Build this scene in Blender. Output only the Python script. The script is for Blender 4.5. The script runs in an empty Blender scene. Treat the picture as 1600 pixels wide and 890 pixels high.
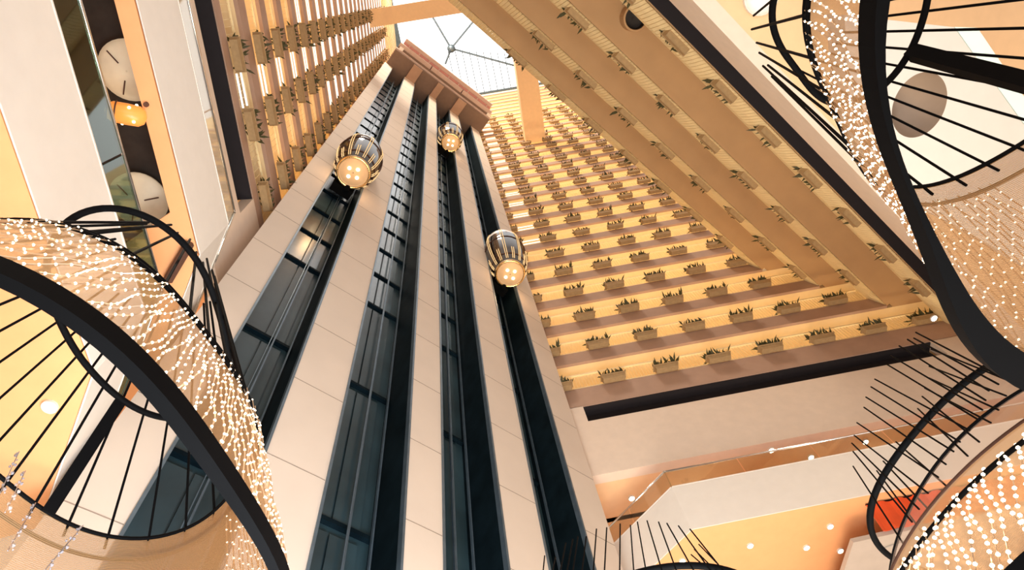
import bpy, bmesh, math, random
import numpy as np
from mathutils import Vector, Matrix
random.seed(7)
S = bpy.context.scene
COL = S.collection

# ------------------------------------------------------------------ camera (eye at the origin, lobby floor at -1.6)
FPX = 1002.966
M = np.array([[0.9835978645807506, -0.17594624073934806, 0.039726076598104926],
              [0.14332685194937084, 0.8960940652743552, 0.42008670496739414],
              [-0.10951097799978891, -0.4075025724455868, 0.9066140298648366]])   # photo axes (right, down, forward) to the place
cd = bpy.data.cameras.new('camera')
cd.sensor_width = 36.0
cd.lens = 36.0 * FPX / 1600.0
cd.clip_start = 0.05
cd.clip_end = 600
cam = bpy.data.objects.new('camera', cd)
COL.objects.link(cam)
cam.matrix_world = Matrix(((M[0, 0], -M[0, 1], -M[0, 2], 0), (M[1, 0], -M[1, 1], -M[1, 2], 0), (M[2, 0], -M[2, 1], -M[2, 2], 0), (0, 0, 0, 1)))
S.camera = cam

# ------------------------------------------------------------------ sky, exposure
S.view_settings.view_transform = 'Standard'
S.view_settings.look = 'None'
S.view_settings.gamma = 1.0
S.view_settings.use_curve_mapping = False
S.view_settings.exposure = 0.30
W = bpy.data.worlds.new('sky')
S.world = W
W.use_nodes = True
wn = W.node_tree.nodes
wl = W.node_tree.links
wn.clear()
w_out = wn.new('ShaderNodeOutputWorld')
w_bg = wn.new('ShaderNodeBackground')
w_tc = wn.new('ShaderNodeTexCoord')
w_sep = wn.new('ShaderNodeSeparateXYZ')
w_ramp = wn.new('ShaderNodeValToRGB')
w_map = wn.new('ShaderNodeMapRange')
w_map.inputs['From Min'].default_value = -1
w_map.inputs['From Max'].default_value = 1
wl.new(w_tc.outputs['Generated'], w_sep.inputs[0])
wl.new(w_sep.outputs['Z'], w_map.inputs['Value'])
wl.new(w_map.outputs[0], w_ramp.inputs[0])
wl.new(w_ramp.outputs[0], w_bg.inputs[0])
wl.new(w_bg.outputs[0], w_out.inputs[0])
er = w_ramp.color_ramp.elements
er[0].position = 0.0
er[0].color = (0.78, 0.62, 0.48, 1)
er[1].position = 1.0
er[1].color = (2.4, 2.35, 2.3, 1)
e = er.new(0.5); e.color = (0.50, 0.365, 0.26, 1)
e = er.new(0.90); e.color = (0.55, 0.46, 0.40, 1)
e = er.new(0.985); e.color = (2.2, 2.15, 2.1, 1)
w_bg.inputs['Strength'].default_value = 1.0
S.cycles.use_denoising = True
S.cycles.max_bounces = 6
S.cycles.diffuse_bounces = 4
S.cycles.glossy_bounces = 3
S.cycles.transmission_bounces = 6
S.cycles.transparent_max_bounces = 12
S.cycles.sample_clamp_indirect = 6.0
S.cycles.caustics_reflective = False
S.cycles.caustics_refractive = False

def area_light(name, loc, rot, sx, sy, power, color):
    d = bpy.data.lights.new(name, 'AREA')
    d.shape = 'RECTANGLE'; d.size = sx; d.size_y = sy
    d.energy = power; d.color = color
    o = bpy.data.objects.new(name, d); COL.objects.link(o)
    o.location = loc; o.rotation_euler = rot
    return o

# added fill lights: big soft unseen areas low down, shining up into the atrium
def aim(o, d): o.rotation_euler = Vector(d).to_track_quat('-Z', 'Y').to_euler()
aim(area_light('low_fill_light', (4.0, -8.0, -1.6), (0, 0, 0), 14, 8, 1000, (0.86, 0.94, 1.0)), (0, 0.34, 0.94))
aim(area_light('low_fill_light', (0.0, 4.5, -1.6), (0, 0, 0), 5, 5, 1900, (0.80, 0.92, 1.0)), (-0.30, 0.55, 0.78))
aim(area_light('low_fill_light', (1.0, 11.0, -1.6), (0, 0, 0), 5, 5, 1900, (1.0, 0.84, 0.62)), (0.42, -0.16, 0.88))
# added unseen area light that whitens the upper storeys like daylight from above
area_light('upper_daylight_fill', (-4.5, -12.0, 99.0), (math.radians(62), 0, math.radians(-20)), 12, 10, 36000, (1.0, 0.86, 0.68))

# ------------------------------------------------------------------ materials
def mat(name, color, rough=0.6, metal=0.0, var=0.06, scale=3.0, bump=0.0, emit=None, estr=0.0, spec=0.4):
    m = bpy.data.materials.new(name); m.use_nodes = True
    nt = m.node_tree; n = nt.nodes; b = n['Principled BSDF']
    b.inputs['Roughness'].default_value = rough
    b.inputs['Metallic'].default_value = metal
    b.inputs['Specular IOR Level'].default_value = spec
    tc = n.new('ShaderNodeTexCoord'); no = n.new('ShaderNodeTexNoise'); rp = n.new('ShaderNodeValToRGB')
    no.inputs['Scale'].default_value = scale; no.inputs['Detail'].default_value = 4
    nt.links.new(tc.outputs['Object'], no.inputs['Vector'])
    nt.links.new(no.outputs['Fac'], rp.inputs[0])
    rp.color_ramp.elements[0].position = 0.3; rp.color_ramp.elements[1].position = 0.7
    rp.color_ramp.elements[0].color = tuple(c * (1 - var) for c in color) + (1,)
    rp.color_ramp.elements[1].color = tuple(min(1, c * (1 + var)) for c in color) + (1,)
    nt.links.new(rp.outputs[0], b.inputs['Base Color'])
    if bump:
        bp = n.new('ShaderNodeBump'); bp.inputs['Strength'].default_value = bump
        nt.links.new(no.outputs['Fac'], bp.inputs['Height']); nt.links.new(bp.outputs[0], b.inputs['Normal'])
    if emit:
        b.inputs['Emission Color'].default_value = (*emit, 1); b.inputs['Emission Strength'].default_value = estr
    return m

def glass_mat(name, tint, clear=0.8, rough=0.03):
    m = bpy.data.materials.new(name); m.use_nodes = True
    nt = m.node_tree; n = nt.nodes; n.clear()
    out = n.new('ShaderNodeOutputMaterial'); tr = n.new('ShaderNodeBsdfTransparent'); gl = n.new('ShaderNodeBsdfGlossy')
    mx = n.new('ShaderNodeMixShader'); fr = n.new('ShaderNodeLayerWeight'); mp = n.new('ShaderNodeMapRange')
    fr.inputs[0].default_value = 0.25
    tr.inputs[0].default_value = (*tint, 1); gl.inputs['Roughness'].default_value = rough
    mp.inputs['To Min'].default_value = max(0.02, 1 - clear - 0.1); mp.inputs['To Max'].default_value = 0.28
    nt.links.new(fr.outputs['Facing'], mp.inputs['Value']); nt.links.new(mp.outputs[0], mx.inputs[0])
    nt.links.new(tr.outputs[0], mx.inputs[1]); nt.links.new(gl.outputs[0], mx.inputs[2]); nt.links.new(mx.outputs[0], out.inputs[0])
    return m

def mesh_mat(name, col, solid=0.7, freq=260.0):
    # woven metal mesh cloth: fine ribs with see-through gaps
    m = bpy.data.materials.new(name); m.use_nodes = True
    nt = m.node_tree; n = nt.nodes; n.clear(); L = nt.links
    out = n.new('ShaderNodeOutputMaterial'); tr = n.new('ShaderNodeBsdfTransparent'); df = n.new('ShaderNodeBsdfDiffuse'); tl = n.new('ShaderNodeBsdfTranslucent')
    gl = n.new('ShaderNodeBsdfGlossy'); gl.inputs['Roughness'].default_value = 0.35
    uv = n.new('ShaderNodeUVMap'); wv = n.new('ShaderNodeTexWave'); wv.bands_direction = 'Y'; wv.inputs['Scale'].default_value = freq / 20.0
    wv.inputs['Distortion'].default_value = 0.6; wv.inputs['Detail'].default_value = 1
    no = n.new('ShaderNodeTexNoise'); no.inputs['Scale'].default_value = 14
    a1 = n.new('ShaderNodeMixShader'); a1.inputs[0].default_value = 0.45
    a2 = n.new('ShaderNodeMixShader'); a2.inputs[0].default_value = 0.15
    a3 = n.new('ShaderNodeMixShader'); mp = n.new('ShaderNodeMapRange')
    mp.inputs['To Min'].default_value = max(0, solid - 0.25); mp.inputs['To Max'].default_value = min(1, solid + 0.25)
    for s in (df, tl, gl): s.inputs['Color'].default_value = (*col, 1)
    L.new(uv.outputs[0], wv.inputs['Vector']); L.new(uv.outputs[0], no.inputs['Vector'])
    L.new(wv.outputs['Fac'], mp.inputs['Value'])
    L.new(df.outputs[0], a1.inputs[1]); L.new(tl.outputs[0], a1.inputs[2])
    L.new(a1.outputs[0], a2.inputs[1]); L.new(gl.outputs[0], a2.inputs[2])
    L.new(mp.outputs[0], a3.inputs[0]); L.new(tr.outputs[0], a3.inputs[1]); L.new(a2.outputs[0], a3.inputs[2]); L.new(a3.outputs[0], out.inputs[0])
    return m

def emit_mat(name, col, s):
    m = bpy.data.materials.new(name); m.use_nodes = True
    n = m.node_tree.nodes; n.clear()
    o = n.new('ShaderNodeOutputMaterial'); e = n.new('ShaderNodeEmission'); e.inputs[0].default_value = (*col, 1); e.inputs[1].default_value = s
    m.node_tree.links.new(e.outputs[0], o.inputs[0])
    return m

MT = dict(
    panel=mat('tower_concrete', (0.73, 0.62, 0.53), 0.7, var=0.03, scale=0.8),
    joint=mat('panel_joint', (0.34, 0.27, 0.22), 0.9),
    yellow=mat('corridor_paint', (0.95, 0.74, 0.43), 0.7, var=0.03),
    picket=mat('baluster_paint', (0.98, 0.79, 0.45), 0.6, var=0.03),
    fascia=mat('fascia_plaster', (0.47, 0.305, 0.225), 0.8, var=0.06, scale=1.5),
    soffit=mat('soffit_paint_shaded', (0.50, 0.305, 0.15), 0.8, var=0.05, scale=1.0),  # the corridor paint again, darkened to stand in for the weaker light here
    podium=mat('podium_plaster', (0.80, 0.66, 0.55), 0.75, var=0.03),
    orange=mat('ceiling_paint', (0.92, 0.455, 0.21), 0.6, var=0.03),
    peach=mat('peach_ceiling_paint', (0.86, 0.58, 0.34), 0.6, var=0.03),
    bridge=mat('bridge_paint', (0.60, 0.56, 0.51), 0.6, var=0.02),
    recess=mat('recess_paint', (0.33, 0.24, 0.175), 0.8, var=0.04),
    greige=mat('greige_paint', (0.52, 0.43, 0.37), 0.7, var=0.04),
    white=mat('white_paint', (0.80, 0.76, 0.72), 0.5, var=0.02),
    black=mat('black_metal', (0.003, 0.003, 0.0035), 0.7, var=0.1, spec=0.05),
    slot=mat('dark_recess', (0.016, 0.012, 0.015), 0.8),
    void=mat('dark_ceiling', (0.03, 0.022, 0.018), 0.6, var=0.3),
    shaft=mat('shaft_steel_dark', (0.006, 0.013, 0.018), 0.5, var=0.35, scale=1.4, spec=0.02),
    shaftback=mat('shaft_back_teal', (0.028, 0.058, 0.072), 0.4, var=0.3, scale=0.7, spec=0.5),
    shaftpanel=mat('shaft_panel_blue', (0.085, 0.14, 0.175), 0.22, var=0.25, scale=0.9, spec=0.9),
    steel=mat('steel_blue', (0.13, 0.18, 0.23), 0.4, 0.5, var=0.15),
    chrome=mat('polished_steel', (0.8, 0.8, 0.8), 0.12, 1.0, var=0.02),
    strip=emit_mat('white_rail_glow', (1.0, 0.93, 0.84), 1.25),  # bright shine of the white rails put in as emission
    whitemetal=mat('white_rail_paint', (0.97, 0.95, 0.92), 0.3, var=0.01, emit=None),
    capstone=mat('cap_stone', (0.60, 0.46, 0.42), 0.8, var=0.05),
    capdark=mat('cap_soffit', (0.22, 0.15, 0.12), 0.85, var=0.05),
    capred=mat('cap_red_strip', (0.55, 0.26, 0.25), 0.6),
    planter=mat('planter_terracotta', (0.42, 0.28, 0.14), 0.8, var=0.1, scale=8),
    leaf=mat('leaf_green', (0.06, 0.055, 0.018), 0.6, var=0.5, scale=30),
    red=mat('red_banner', (0.72, 0.085, 0.02), 0.6, var=0.12, scale=2),
    brown=mat('dark_brown', (0.10, 0.045, 0.03), 0.6),
    glass=glass_mat('railing_glass', (0.92, 0.94, 0.91), 0.84),
    tealglass=glass_mat('teal_glass', (0.42, 0.62, 0.58), 0.78),
    skyglass=glass_mat('skylight_glass', (0.985, 0.985, 0.985), 0.90, 0.2),
    cabglass=glass_mat('smoked_glass', (0.30, 0.20, 0.13), 0.72, 0.06),
    gold=mat('gold_metal', (0.95, 0.62, 0.28), 0.2, 1.0, var=0.03),
    cabdome=mat('cab_dome_metal', (0.90, 0.90, 0.93), 0.35, 0.35, var=0.03),
    cabdisc=mat('cab_floor_lit', (0.42, 0.29, 0.18), 0.5, emit=(1.0, 0.62, 0.28), estr=0.10),
    mesh=mesh_mat('woven_copper_mesh', (0.50, 0.31, 0.16), 0.72),
    meshfine=mesh_mat('woven_mesh_sheer', (0.62, 0.46, 0.38), 0.27),
    wire=mat('silver_wire', (0.75, 0.6, 0.45), 0.3, 0.8),
    crystal=mat('crystal_bead', (0.30, 0.29, 0.33), 0.15, 0.2),
    bulb=emit_mat('warm_led', (1.0, 0.79, 0.56), 6.0),
    lamp=emit_mat('downlight_glow', (1.0, 0.86, 0.62), 14.0),
    cablamp=emit_mat('cab_lamp_glow', (1.0, 0.80, 0.5), 6.0),
    ledstrip=emit_mat('gold_led_strip', (1.0, 0.62, 0.28), 1.0),
    disc=mat('lamp_disc', (0.80, 0.70, 0.52), 0.5, var=0.2, scale=1.2, emit=(1.0, 0.82, 0.55), estr=0.12),
    amber=mat('amber_glass', (0.9, 0.35, 0.08), 0.3, emit=(1.0, 0.30, 0.05), estr=0.4),
)

# ------------------------------------------------------------------ mesh helpers
class MB:
    def __init__(s): s.v = []; s.f = []; s.uv = {}
    def add(s, v, f):
        b = len(s.v); s.v += [tuple(float(c) for c in p) for p in v]; s.f += [tuple(i + b for i in q) for q in f]
    def box(s, F, a0, a1, b0, b1, c0, c1):
        p = [F(a, b, c) for c in (c0, c1) for b in (b0, b1) for a in (a0, a1)]
        s.add(p, [(0, 2, 3, 1), (4, 5, 7, 6), (0, 1, 5, 4), (2, 6, 7, 3), (0, 4, 6, 2), (1, 3, 7, 5)])
    def tube(s, pts, r, n=8, closed=False, cap=True):
        pts = [np.array(p, float) for p in pts]; m = len(pts)
        rr = r if hasattr(r, '__len__') else [r] * m
        ref = None; rows = []
        for i in range(m):
            if closed: t = pts[(i + 1) % m] - pts[i - 1]
            else: t = pts[min(i + 1, m - 1)] - pts[max(i - 1, 0)]
            t = t / (np.linalg.norm(t) + 1e-12)
            if ref is None: ref = np.cross(t, (0, 0, 1.0)) if abs(t[2]) < 0.9 else np.cross(t, (1.0, 0, 0))
            u = ref - t * ref.dot(t); u /= np.linalg.norm(u); w = np.cross(t, u); ref = u
            rows.append([pts[i] + rr[i] * (math.cos(2 * math.pi * k / n) * u + math.sin(2 * math.pi * k / n) * w) for k in range(n)])
        f = []
        for i in range(m if closed else m - 1):
            j = (i + 1) % m
            for k in range(n): f.append((i * n + k, i * n + (k + 1) % n, j * n + (k + 1) % n, j * n + k))
        if not closed and cap: f += [tuple(range(n))[::-1], tuple((m - 1) * n + k for k in range(n))]
        s.add([p for r_ in rows for p in r_], f)
    def sweep(s, rows, closed_u=True):
        # rows: list of closed or open profiles with equal counts; loft between them
        n = len(rows[0]); f = []
        for i in range(len(rows) - 1):
            for k in range(n if closed_u else n - 1):
                f.append((i * n + k, i * n + (k + 1) % n, (i + 1) * n + (k + 1) % n, (i + 1) * n + k))
        s.add([p for r_ in rows for p in r_], f)
    def build(s, name, m, parent=None, smooth=False, kind=None, uvs=None):
        me = bpy.data.meshes.new(name); me.from_pydata(s.v, [], s.f); me.update()
        bm = bmesh.new(); bm.from_mesh(me); bmesh.ops.recalc_face_normals(bm, faces=bm.faces[:]); bm.to_mesh(me); bm.free()
        if uvs is not None:
            ul = me.uv_layers.new(name='UVMap')
            for lp in me.loops: ul.data[lp.index].uv = uvs[lp.vertex_index]
        me.materials.append(m if not isinstance(m, str) else MT[m])
        if smooth:
            for p in me.polygons: p.use_smooth = True
        o = bpy.data.objects.new(name, me); COL.objects.link(o)
        if parent is not None: o.parent = parent
        if kind: o['kind'] = kind
        return o

def empty(name, loc=(0, 0, 0), rz=0.0):
    o = bpy.data.objects.new(name, None); COL.objects.link(o); o.location = loc; o.rotation_euler = (0, 0, rz); o.empty_display_size = 0.2
    return o
def tag(o, label, cat, group=None):
    o['label'] = label; o['category'] = cat
    if group: o['group'] = group
    return o
def ray(x, y):
    r = M @ np.array([(x - 800) / FPX, (y - 445) / FPX, 1.0]); return r
def atz(x, y, z):
    r = ray(x, y); return r * (z / r[2])
ORD = ['first', 'second', 'third', 'fourth', 'fifth', 'sixth', 'seventh', 'eighth', 'ninth', 'tenth', 'eleventh', 'twelfth', 'thirteenth', 'fourteenth',
       'fifteenth', 'sixteenth', 'seventeenth', 'eighteenth', 'nineteenth', 'twentieth', 'twenty-first', 'twenty-second', 'twenty-third', 'twenty-fourth', 'twenty-fifth',
       'twenty-sixth', 'twenty-seventh', 'twenty-eighth', 'twenty-ninth', 'thirtieth', 'thirty-first', 'thirty-second']

# ------------------------------------------------------------------ frames of the four faces
D = 15.89                       # back wall distance
H = 2.9                         # storey height
NF = 31
ZT = [22.72 + H * k for k in range(NF + 1)]
ZB = [z - 0.87 for z in ZT]; ZB[0] = 21.47
ZTOP = ZT[NF] - 0.3
LD = np.array([0.11256655, -0.99364419]); LN = np.array([-0.99364419, -0.11256655]); LU = 6.67
RD = np.array([-0.66663498, -0.74538433]); RN = np.array([0.74538433, -0.66663498])
TA = np.array([-0.71735742, 0.69670534]); TB = np.array([0.69670534, 0.71735742]); TU = 9.0
RWS = [4.15, 2.95, 1.75, 0.55]
def FB(a, o, z): return (a, D + o, z)
def FL(a, o, z): p = LN * (LU + o) + LD * a; return (p[0], p[1], z)
def FRk(w):
    return lambda a, o, z: (RN[0] * (w + o) + RD[0] * a, RN[1] * (w + o) + RD[1] * a, z)
def FT(s_, u, z): p = TA * u + TB * s_; return (p[0], p[1], z)
def corner_x(w): return (w + 0.66663498 * D) / 0.74538433
def corner_a(w): x = corner_x(w); return RD[0] * x + RD[1] * D

# ------------------------------------------------------------------ elevator tower
tower = empty('elevator_tower', (0, 0, 0)); tower['kind'] = 'structure'
PIERS = [(-0.54, 0.47), (2.12, 3.48), (5.46, 6.46), (8.37, 9.68), (11.52, 12.72)]
SHAFTS = [(0.47, 2.12), (3.48, 5.46), (6.46, 8.37), (9.68, 11.52)]
Z0, ZC = -1.6, 78.1
for i, (a, b) in enumerate(PIERS):
    mb = MB(); mb.box(FT, a, b, TU, TU + 2.6, Z0, ZC); p = mb.build('pier', 'panel', tower)
    mb = MB()
    z = 13.8 - 2.85 * 5
    while z < ZC - 1:
        mb.box(FT, a + 0.01, b - 0.01, TU - 0.004, TU + 0.02, z, z + 0.022); z += 2.85
    mb.build('panel_joint', 'joint', p)
mb = MB(); mb.box(FT, -0.54, 12.72, TU + 2.4, TU + 2.62, Z0, ZC); mb.build('rear_wall', 'panel', tower)
for i, (a, b) in enumerate(SHAFTS):
    sh = empty('elevator_shaft'); sh['kind'] = 'structure'
    mb = MB()
    mb.box(FT, a + 0.02, b - 0.02, TU + 1.45, TU + 1.6, Z0, ZC)
    mb.build('shaft_back', 'shaftback', sh); mb = MB()
    mb.box(FT, a + 0.005, a + 0.05, TU + 0.12, TU + 1.5, Z0, ZC)
    mb.box(FT, b - 0.05, b - 0.005, TU + 0.12, TU + 1.5, Z0, ZC)
    mb.build('shaft_lining', 'shaft', sh)
    mb = MB()
    mb.box(FT, a + 0.0, a + 0.06, TU - 0.03, TU + 0.14, Z0, ZC); mb.box(FT, b - 0.06, b, TU - 0.03, TU + 0.14, Z0, ZC)
    mb.build('jamb_trim', 'steel', sh)
    wdt = b - a
    for k in range(-8, 19):
        z = ZT[0] + H * k if k >= 0 else ZT[0] + 5.6 * (k if k > -5 else -5)
        if k < -4: continue
        mb = MB()
        mb.box(FT, a + 0.12, a + 0.12 + 0.36 * wdt, TU + 1.36, TU + 1.44, z + 0.05, z + (2.5 if k >= 0 else 5.2))
        mb.box(FT, a + 0.12 + 0.39 * wdt, a + 0.12 + 0.75 * wdt, TU + 1.36, TU + 1.44, z + 0.05, z + (2.5 if k >= 0 else 5.2))
        d = mb.build('landing_door', 'shaftpanel' if k >= 0 else 'shaftback', sh)
        mb = MB(); mb.box(FT, a + 0.06, b - 0.06, TU + 1.30, TU + 1.44, z - 0.14, z - 0.02); mb.build('landing_sill', 'shaft', sh)
    mb = MB()
    for fr in (0.62, 0.93):
        mb.box(FT, a + wdt * fr - 0.022, a + wdt * fr + 0.022, TU + 1.12, TU + 1.2, Z0, ZC)
    mb.build('guide_rail', 'steel', sh)
    mb = MB(); mb.tube([FT(a + wdt * 0.55, TU + 0.9, Z0), FT(a + wdt * 0.55, TU + 0.9, ZC)], 0.014, 6); mb.build('hoist_cable', 'steel', sh)

# tower cap
cap = tag(empty('tower_cap'), 'stepped pinkish stone cap on top of the elevator tower under the skylight', 'tower cap')
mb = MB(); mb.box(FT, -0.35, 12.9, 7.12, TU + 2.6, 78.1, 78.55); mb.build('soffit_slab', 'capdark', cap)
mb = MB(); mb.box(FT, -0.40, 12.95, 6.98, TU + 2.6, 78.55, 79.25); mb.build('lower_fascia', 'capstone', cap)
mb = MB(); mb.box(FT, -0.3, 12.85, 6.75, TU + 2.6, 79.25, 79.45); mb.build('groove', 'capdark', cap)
mb = MB()
for j in range(3):
    mb.box(FT, -0.35 + 4.42 * j + 0.06, -0.35 + 4.42 * (j + 1) - 0.06, 6.30, TU + 2.6, 79.45, 80.15)
mb.build('middle_band', 'capstone', cap)
mb = MB(); mb.box(FT, 0.0, 12.5, 6.05, TU + 2.6, 80.15, 80.4); mb.build('red_strip', 'capred', cap)
mb = MB()
for j in range(9): mb.box(FT, 0.7 + 1.4 * j, 0.82 + 1.4 * j, 5.98, 6.4, 80.1, 80.42)
mb.build('strip_divider', 'capstone', cap)
mb = MB(); mb.box(FT, 0.0, 12.5, 5.62, TU + 2.6, 80.4, 81.3); mb.build('parapet', 'capstone', cap)
for j, (a, b) in enumerate(PIERS[1:4]):
    mb = MB(); mb.box(FT, a + 0.1, b - 0.1, 7.2, TU + 0.05, 77.85, 78.12); mb.build('bracket', 'fascia', cap)
for a in (-0.1, 12.4):
    mb = MB(); mb.box(FT, a, a + 0.5, 6.65, 7.0, 79.2, 79.5); mb.build('end_lamp_box', 'whitemetal', cap)

# ------------------------------------------------------------------ balcony storeys
def slab(name, F, a0, a1, zt, zb, depth, k, fm='fascia', sm='yellow', lip=0.14, e0=0.0, e1=0.0, dz=0.0):
    mb = MB(); mb.box(F, a0, a1, 0, lip, zb, zt); o = mb.build(name, fm, kind='structure')
    mb = MB(); mb.box(F, a0 - e0, a1 + e1, lip, depth, zb + 0.012 + dz, zb + 0.3); mb.build('soffit_panel', sm, o)
    return o
def railing(F, a0, a1, z, where, label, pitch, pw, fm='picket', belly=0.0, group=None):
    r = tag(empty('balcony_railing'), label, 'railing', group)
    mb = MB()
    a = a0
    while a < a1:
        if belly:
            prof = [(-0.02, -0.26), (-0.06, -0.1), (-0.03 - belly * 0.5, 0.25), (-belly, 0.75), (-belly * 1.02, 1.1), (-belly * 0.8, 1.5), (-0.05, 1.84)]
            mb.sweep([[F(a, o_, z + h_), F(a + pw, o_, z + h_), F(a + pw, o_ + 0.03, z + h_), F(a, o_ + 0.03, z + h_)] for o_, h_ in prof])
        else:
            mb.box(F, a, a + pw, 0.04, 0.04 + pw, z, z + 1.02)
        a += pitch
    mb.build('baluster_panel', fm, r)
    ht = 1.84 if belly else 1.02
    mb = MB(); mb.box(F, a0, a1, -0.06 if belly else 0.0, 0.075, z + ht, z + ht + 0.07); mb.build('handrail', fm, r)
    mb = MB(); mb.box(F, a0, a1, 0.02, 0.06, z + 0.06, z + 0.10); mb.build('bottom_rail', fm, r)
    return r

def leaf_mesh(seed):
    rnd = random.Random(seed); mb = MB()
    for c in range(72):
        x = rnd.uniform(-0.52, 0.52); y = rnd.uniform(-0.12, 0.1)
        ang = rnd.uniform(0, 2 * math.pi); lean = rnd.uniform(0.2, 1.1); ln = rnd.uniform(0.2, 0.42) * (1.25 if abs(x) < 0.2 or abs(x) > 0.38 else 0.9); w = rnd.uniform(0.035, 0.06)
        d = np.array([math.cos(ang) * math.sin(lean) * 0.8, math.sin(ang) * math.sin(lean), math.cos(lean)]); sd = np.array([-math.sin(ang), math.cos(ang), 0])
        b = np.array([x, y, 0.16]); m1 = b + d * ln * 0.5 + np.array([0, 0, 0.02]); t = b + d * ln
        mb.add([b - sd * w * 0.3, b + sd * w * 0.3, m1 + sd * w, t, m1 - sd * w], [(0, 1, 2, 4), (4, 2, 3)])
    me_o = mb.build('foliage', 'leaf'); me = me_o.data; bpy.data.objects.remove(me_o); return me
LEAVES = [leaf_mesh(s_) for s_ in range(5)]
def _box_mesh():
    mb = MB()
    def ring(w, d, z): return [(-w, -d, z), (w, -d, z), (w, d, z), (-w, d, z)]
    rows = [ring(0.47, 0.12, -0.10), ring(0.52, 0.15, 0.13), ring(0.55, 0.17, 0.13), ring(0.55, 0.17, 0.18), ring(0.50, 0.14, 0.18), ring(0.49, 0.13, 0.14)]
    mb.sweep(rows); n = len(mb.v); mb.f.append((0, 3, 2, 1)); mb.f.append(tuple(range(n - 4, n)))
    o = mb.build('planter_box', 'planter'); me = o.data; bpy.data.objects.remove(o); return me
PBOX = _box_mesh()
NPL = [0]
def planter(p, rz, label, group):
    r = tag(empty('balcony_planter', p, rz), label, 'planter', group)
    b = bpy.data.objects.new('planter_box', PBOX); COL.objects.link(b); b.parent = r
    l = bpy.data.objects.new('foliage', LEAVES[NPL[0] * 7 % 5]); COL.objects.link(l); l.parent = r
    if NPL[0] % 2: l.rotation_euler = (0, 0, math.pi)
    NPL[0] += 1
    return r

RZ_B, RZ_L, RZ_R = 0.0, math.atan2(LD[1], LD[0]) + math.pi, math.atan2(RD[1], RD[0]) + math.pi
XB0 = 1.0
for k in range(NF):
    xr = corner_x(RWS[k]) if k < 4 else 16.5
    storey = ORD[k]
    # back wall
    slab('balcony_slab', FB, XB0, xr, ZT[k], ZB[k], 2.3, k, e1=4.0 if k < 4 else 0.0)
    pit = 0.14 if k < 6 else (0.2 if k < 14 else 0.3)
    railing(FB, XB0, xr, ZT[k], 'back', f'cream baluster railing on the {storey} storey of the back wall above the dark slot', pit, 0.014)
    # left wall
    slab('balcony_slab', FL, -11.0, 5.0, ZT[k], ZB[k] if k else 22.1, 2.3, k)
    railing(FL, -11.0, 5.0, ZT[k], 'left', f'cream baluster railing on the {storey} storey of the wall left of the elevator tower', pit * 1.6, 0.012)
    if k < 4:
        F = FRk(RWS[k]); a0 = corner_a(RWS[k])
        slab('balcony_slab', F, a0, 4.0, ZB[k] + 0.32, ZB[k], 3.4, k, fm='soffit', sm='soffit', e0=3.0, dz=0.006)
        nm = ['lowest', 'second', 'third', 'topmost'][k]
        railing(F, a0, 4.0, ZB[k] + 0.3, 'slope', f'bellied cream baluster railing on the {nm} of the overhanging right balconies', 0.15, 0.134, belly=0.30)
mb = MB()
mb.box(FB, XB0, 22.0, 2.1, 2.3, 17.4, ZTOP); mb.build('wall_back', 'yellow', kind='structure')
mb = MB(); mb.box(FL, -11.0, 5.0, 2.1, 2.3, 17.4, ZTOP); mb.build('wall_left', 'yellow', kind='structure')
for k in range(3):
    F = FRk(RWS[k]); a0 = corner_a(RWS[k]); mb = MB(); mb.box(F, a0 - 2.0, 4.0, 2.0, 2.2, ZT[k] - 0.4, ZB[k + 1] + 0.1); mb.build('wall_right', 'yellow', kind='structure')
# corridor lamps: one long cove lamp per corridor behind the balcony lip
def corridor_lamp(F, a0, a1, z, power, col=(1.0, 0.76, 0.43)):
    c = np.array(F((a0 + a1) / 2, 1.2, z)); t = np.array(F(a1, 1.2, z)) - np.array(F(a0, 1.2, z))
    o = area_light('corridor_lamp', c, (math.pi, 0, math.atan2(t[1], t[0])), abs(a1 - a0), 0.5, power, col)
    return o
for k in range(0, 26):
    xr = corner_x(RWS[k]) if k < 4 else 15.0
    corridor_lamp(FB, 2.0, xr, ZB[k] + 0.34, 95)
    corridor_lamp(FL, -9.0, 3.0, ZB[k] + 0.34, 58, (1.0, 0.66, 0.30))
for k in range(3):
    corridor_lamp(FRk(RWS[k]), corner_a(RWS[k]) + 1, 2.0, ZB[k] + 0.34, 40)

# planters
for k in range(23):
    xr = corner_x(RWS[k]) - 0.6 if k < 4 else 14.6
    j = 0
    while 2.35 + 2.32 * j < xr:
        x = 2.35 + 2.32 * j
        planter(FB(x, -0.2, ZT[k] + 0.02), RZ_B, f'planter on {ORD[k]} storey of the back wall, {ORD[j]} along from the elevator tower', 'planters along the back wall balconies')
        j += 1
for k in range(23):
    cols = [(-6.27, 'nearest the elevator tower'), (-3.77, 'second from the elevator tower'), (-1.52, 'third from the elevator tower')]
    if k in (1, 2, 3, 4, 5): cols.append((0.75, 'fourth from the elevator tower'))
    for a, w_ in cols:
        planter(FL(a, -0.2, ZT[k] + 0.02), RZ_L, f'planter on {ORD[k]} storey left of the tower, {w_}', 'planters along the left wall balconies')
for k in range(4):
    F = FRk(RWS[k])
    for j in range(8):
        a = -4.45 - 2.45 * j
        if a < corner_a(RWS[k]) + 0.5: continue
        planter(F(a, -0.16, ZB[k] + 0.30), RZ_R, f'planter on the {["lowest", "second", "third", "topmost"][k]} overhanging right balcony, {ORD[7 - j]} from the corner', 'planters along the overhanging balconies')
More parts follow.
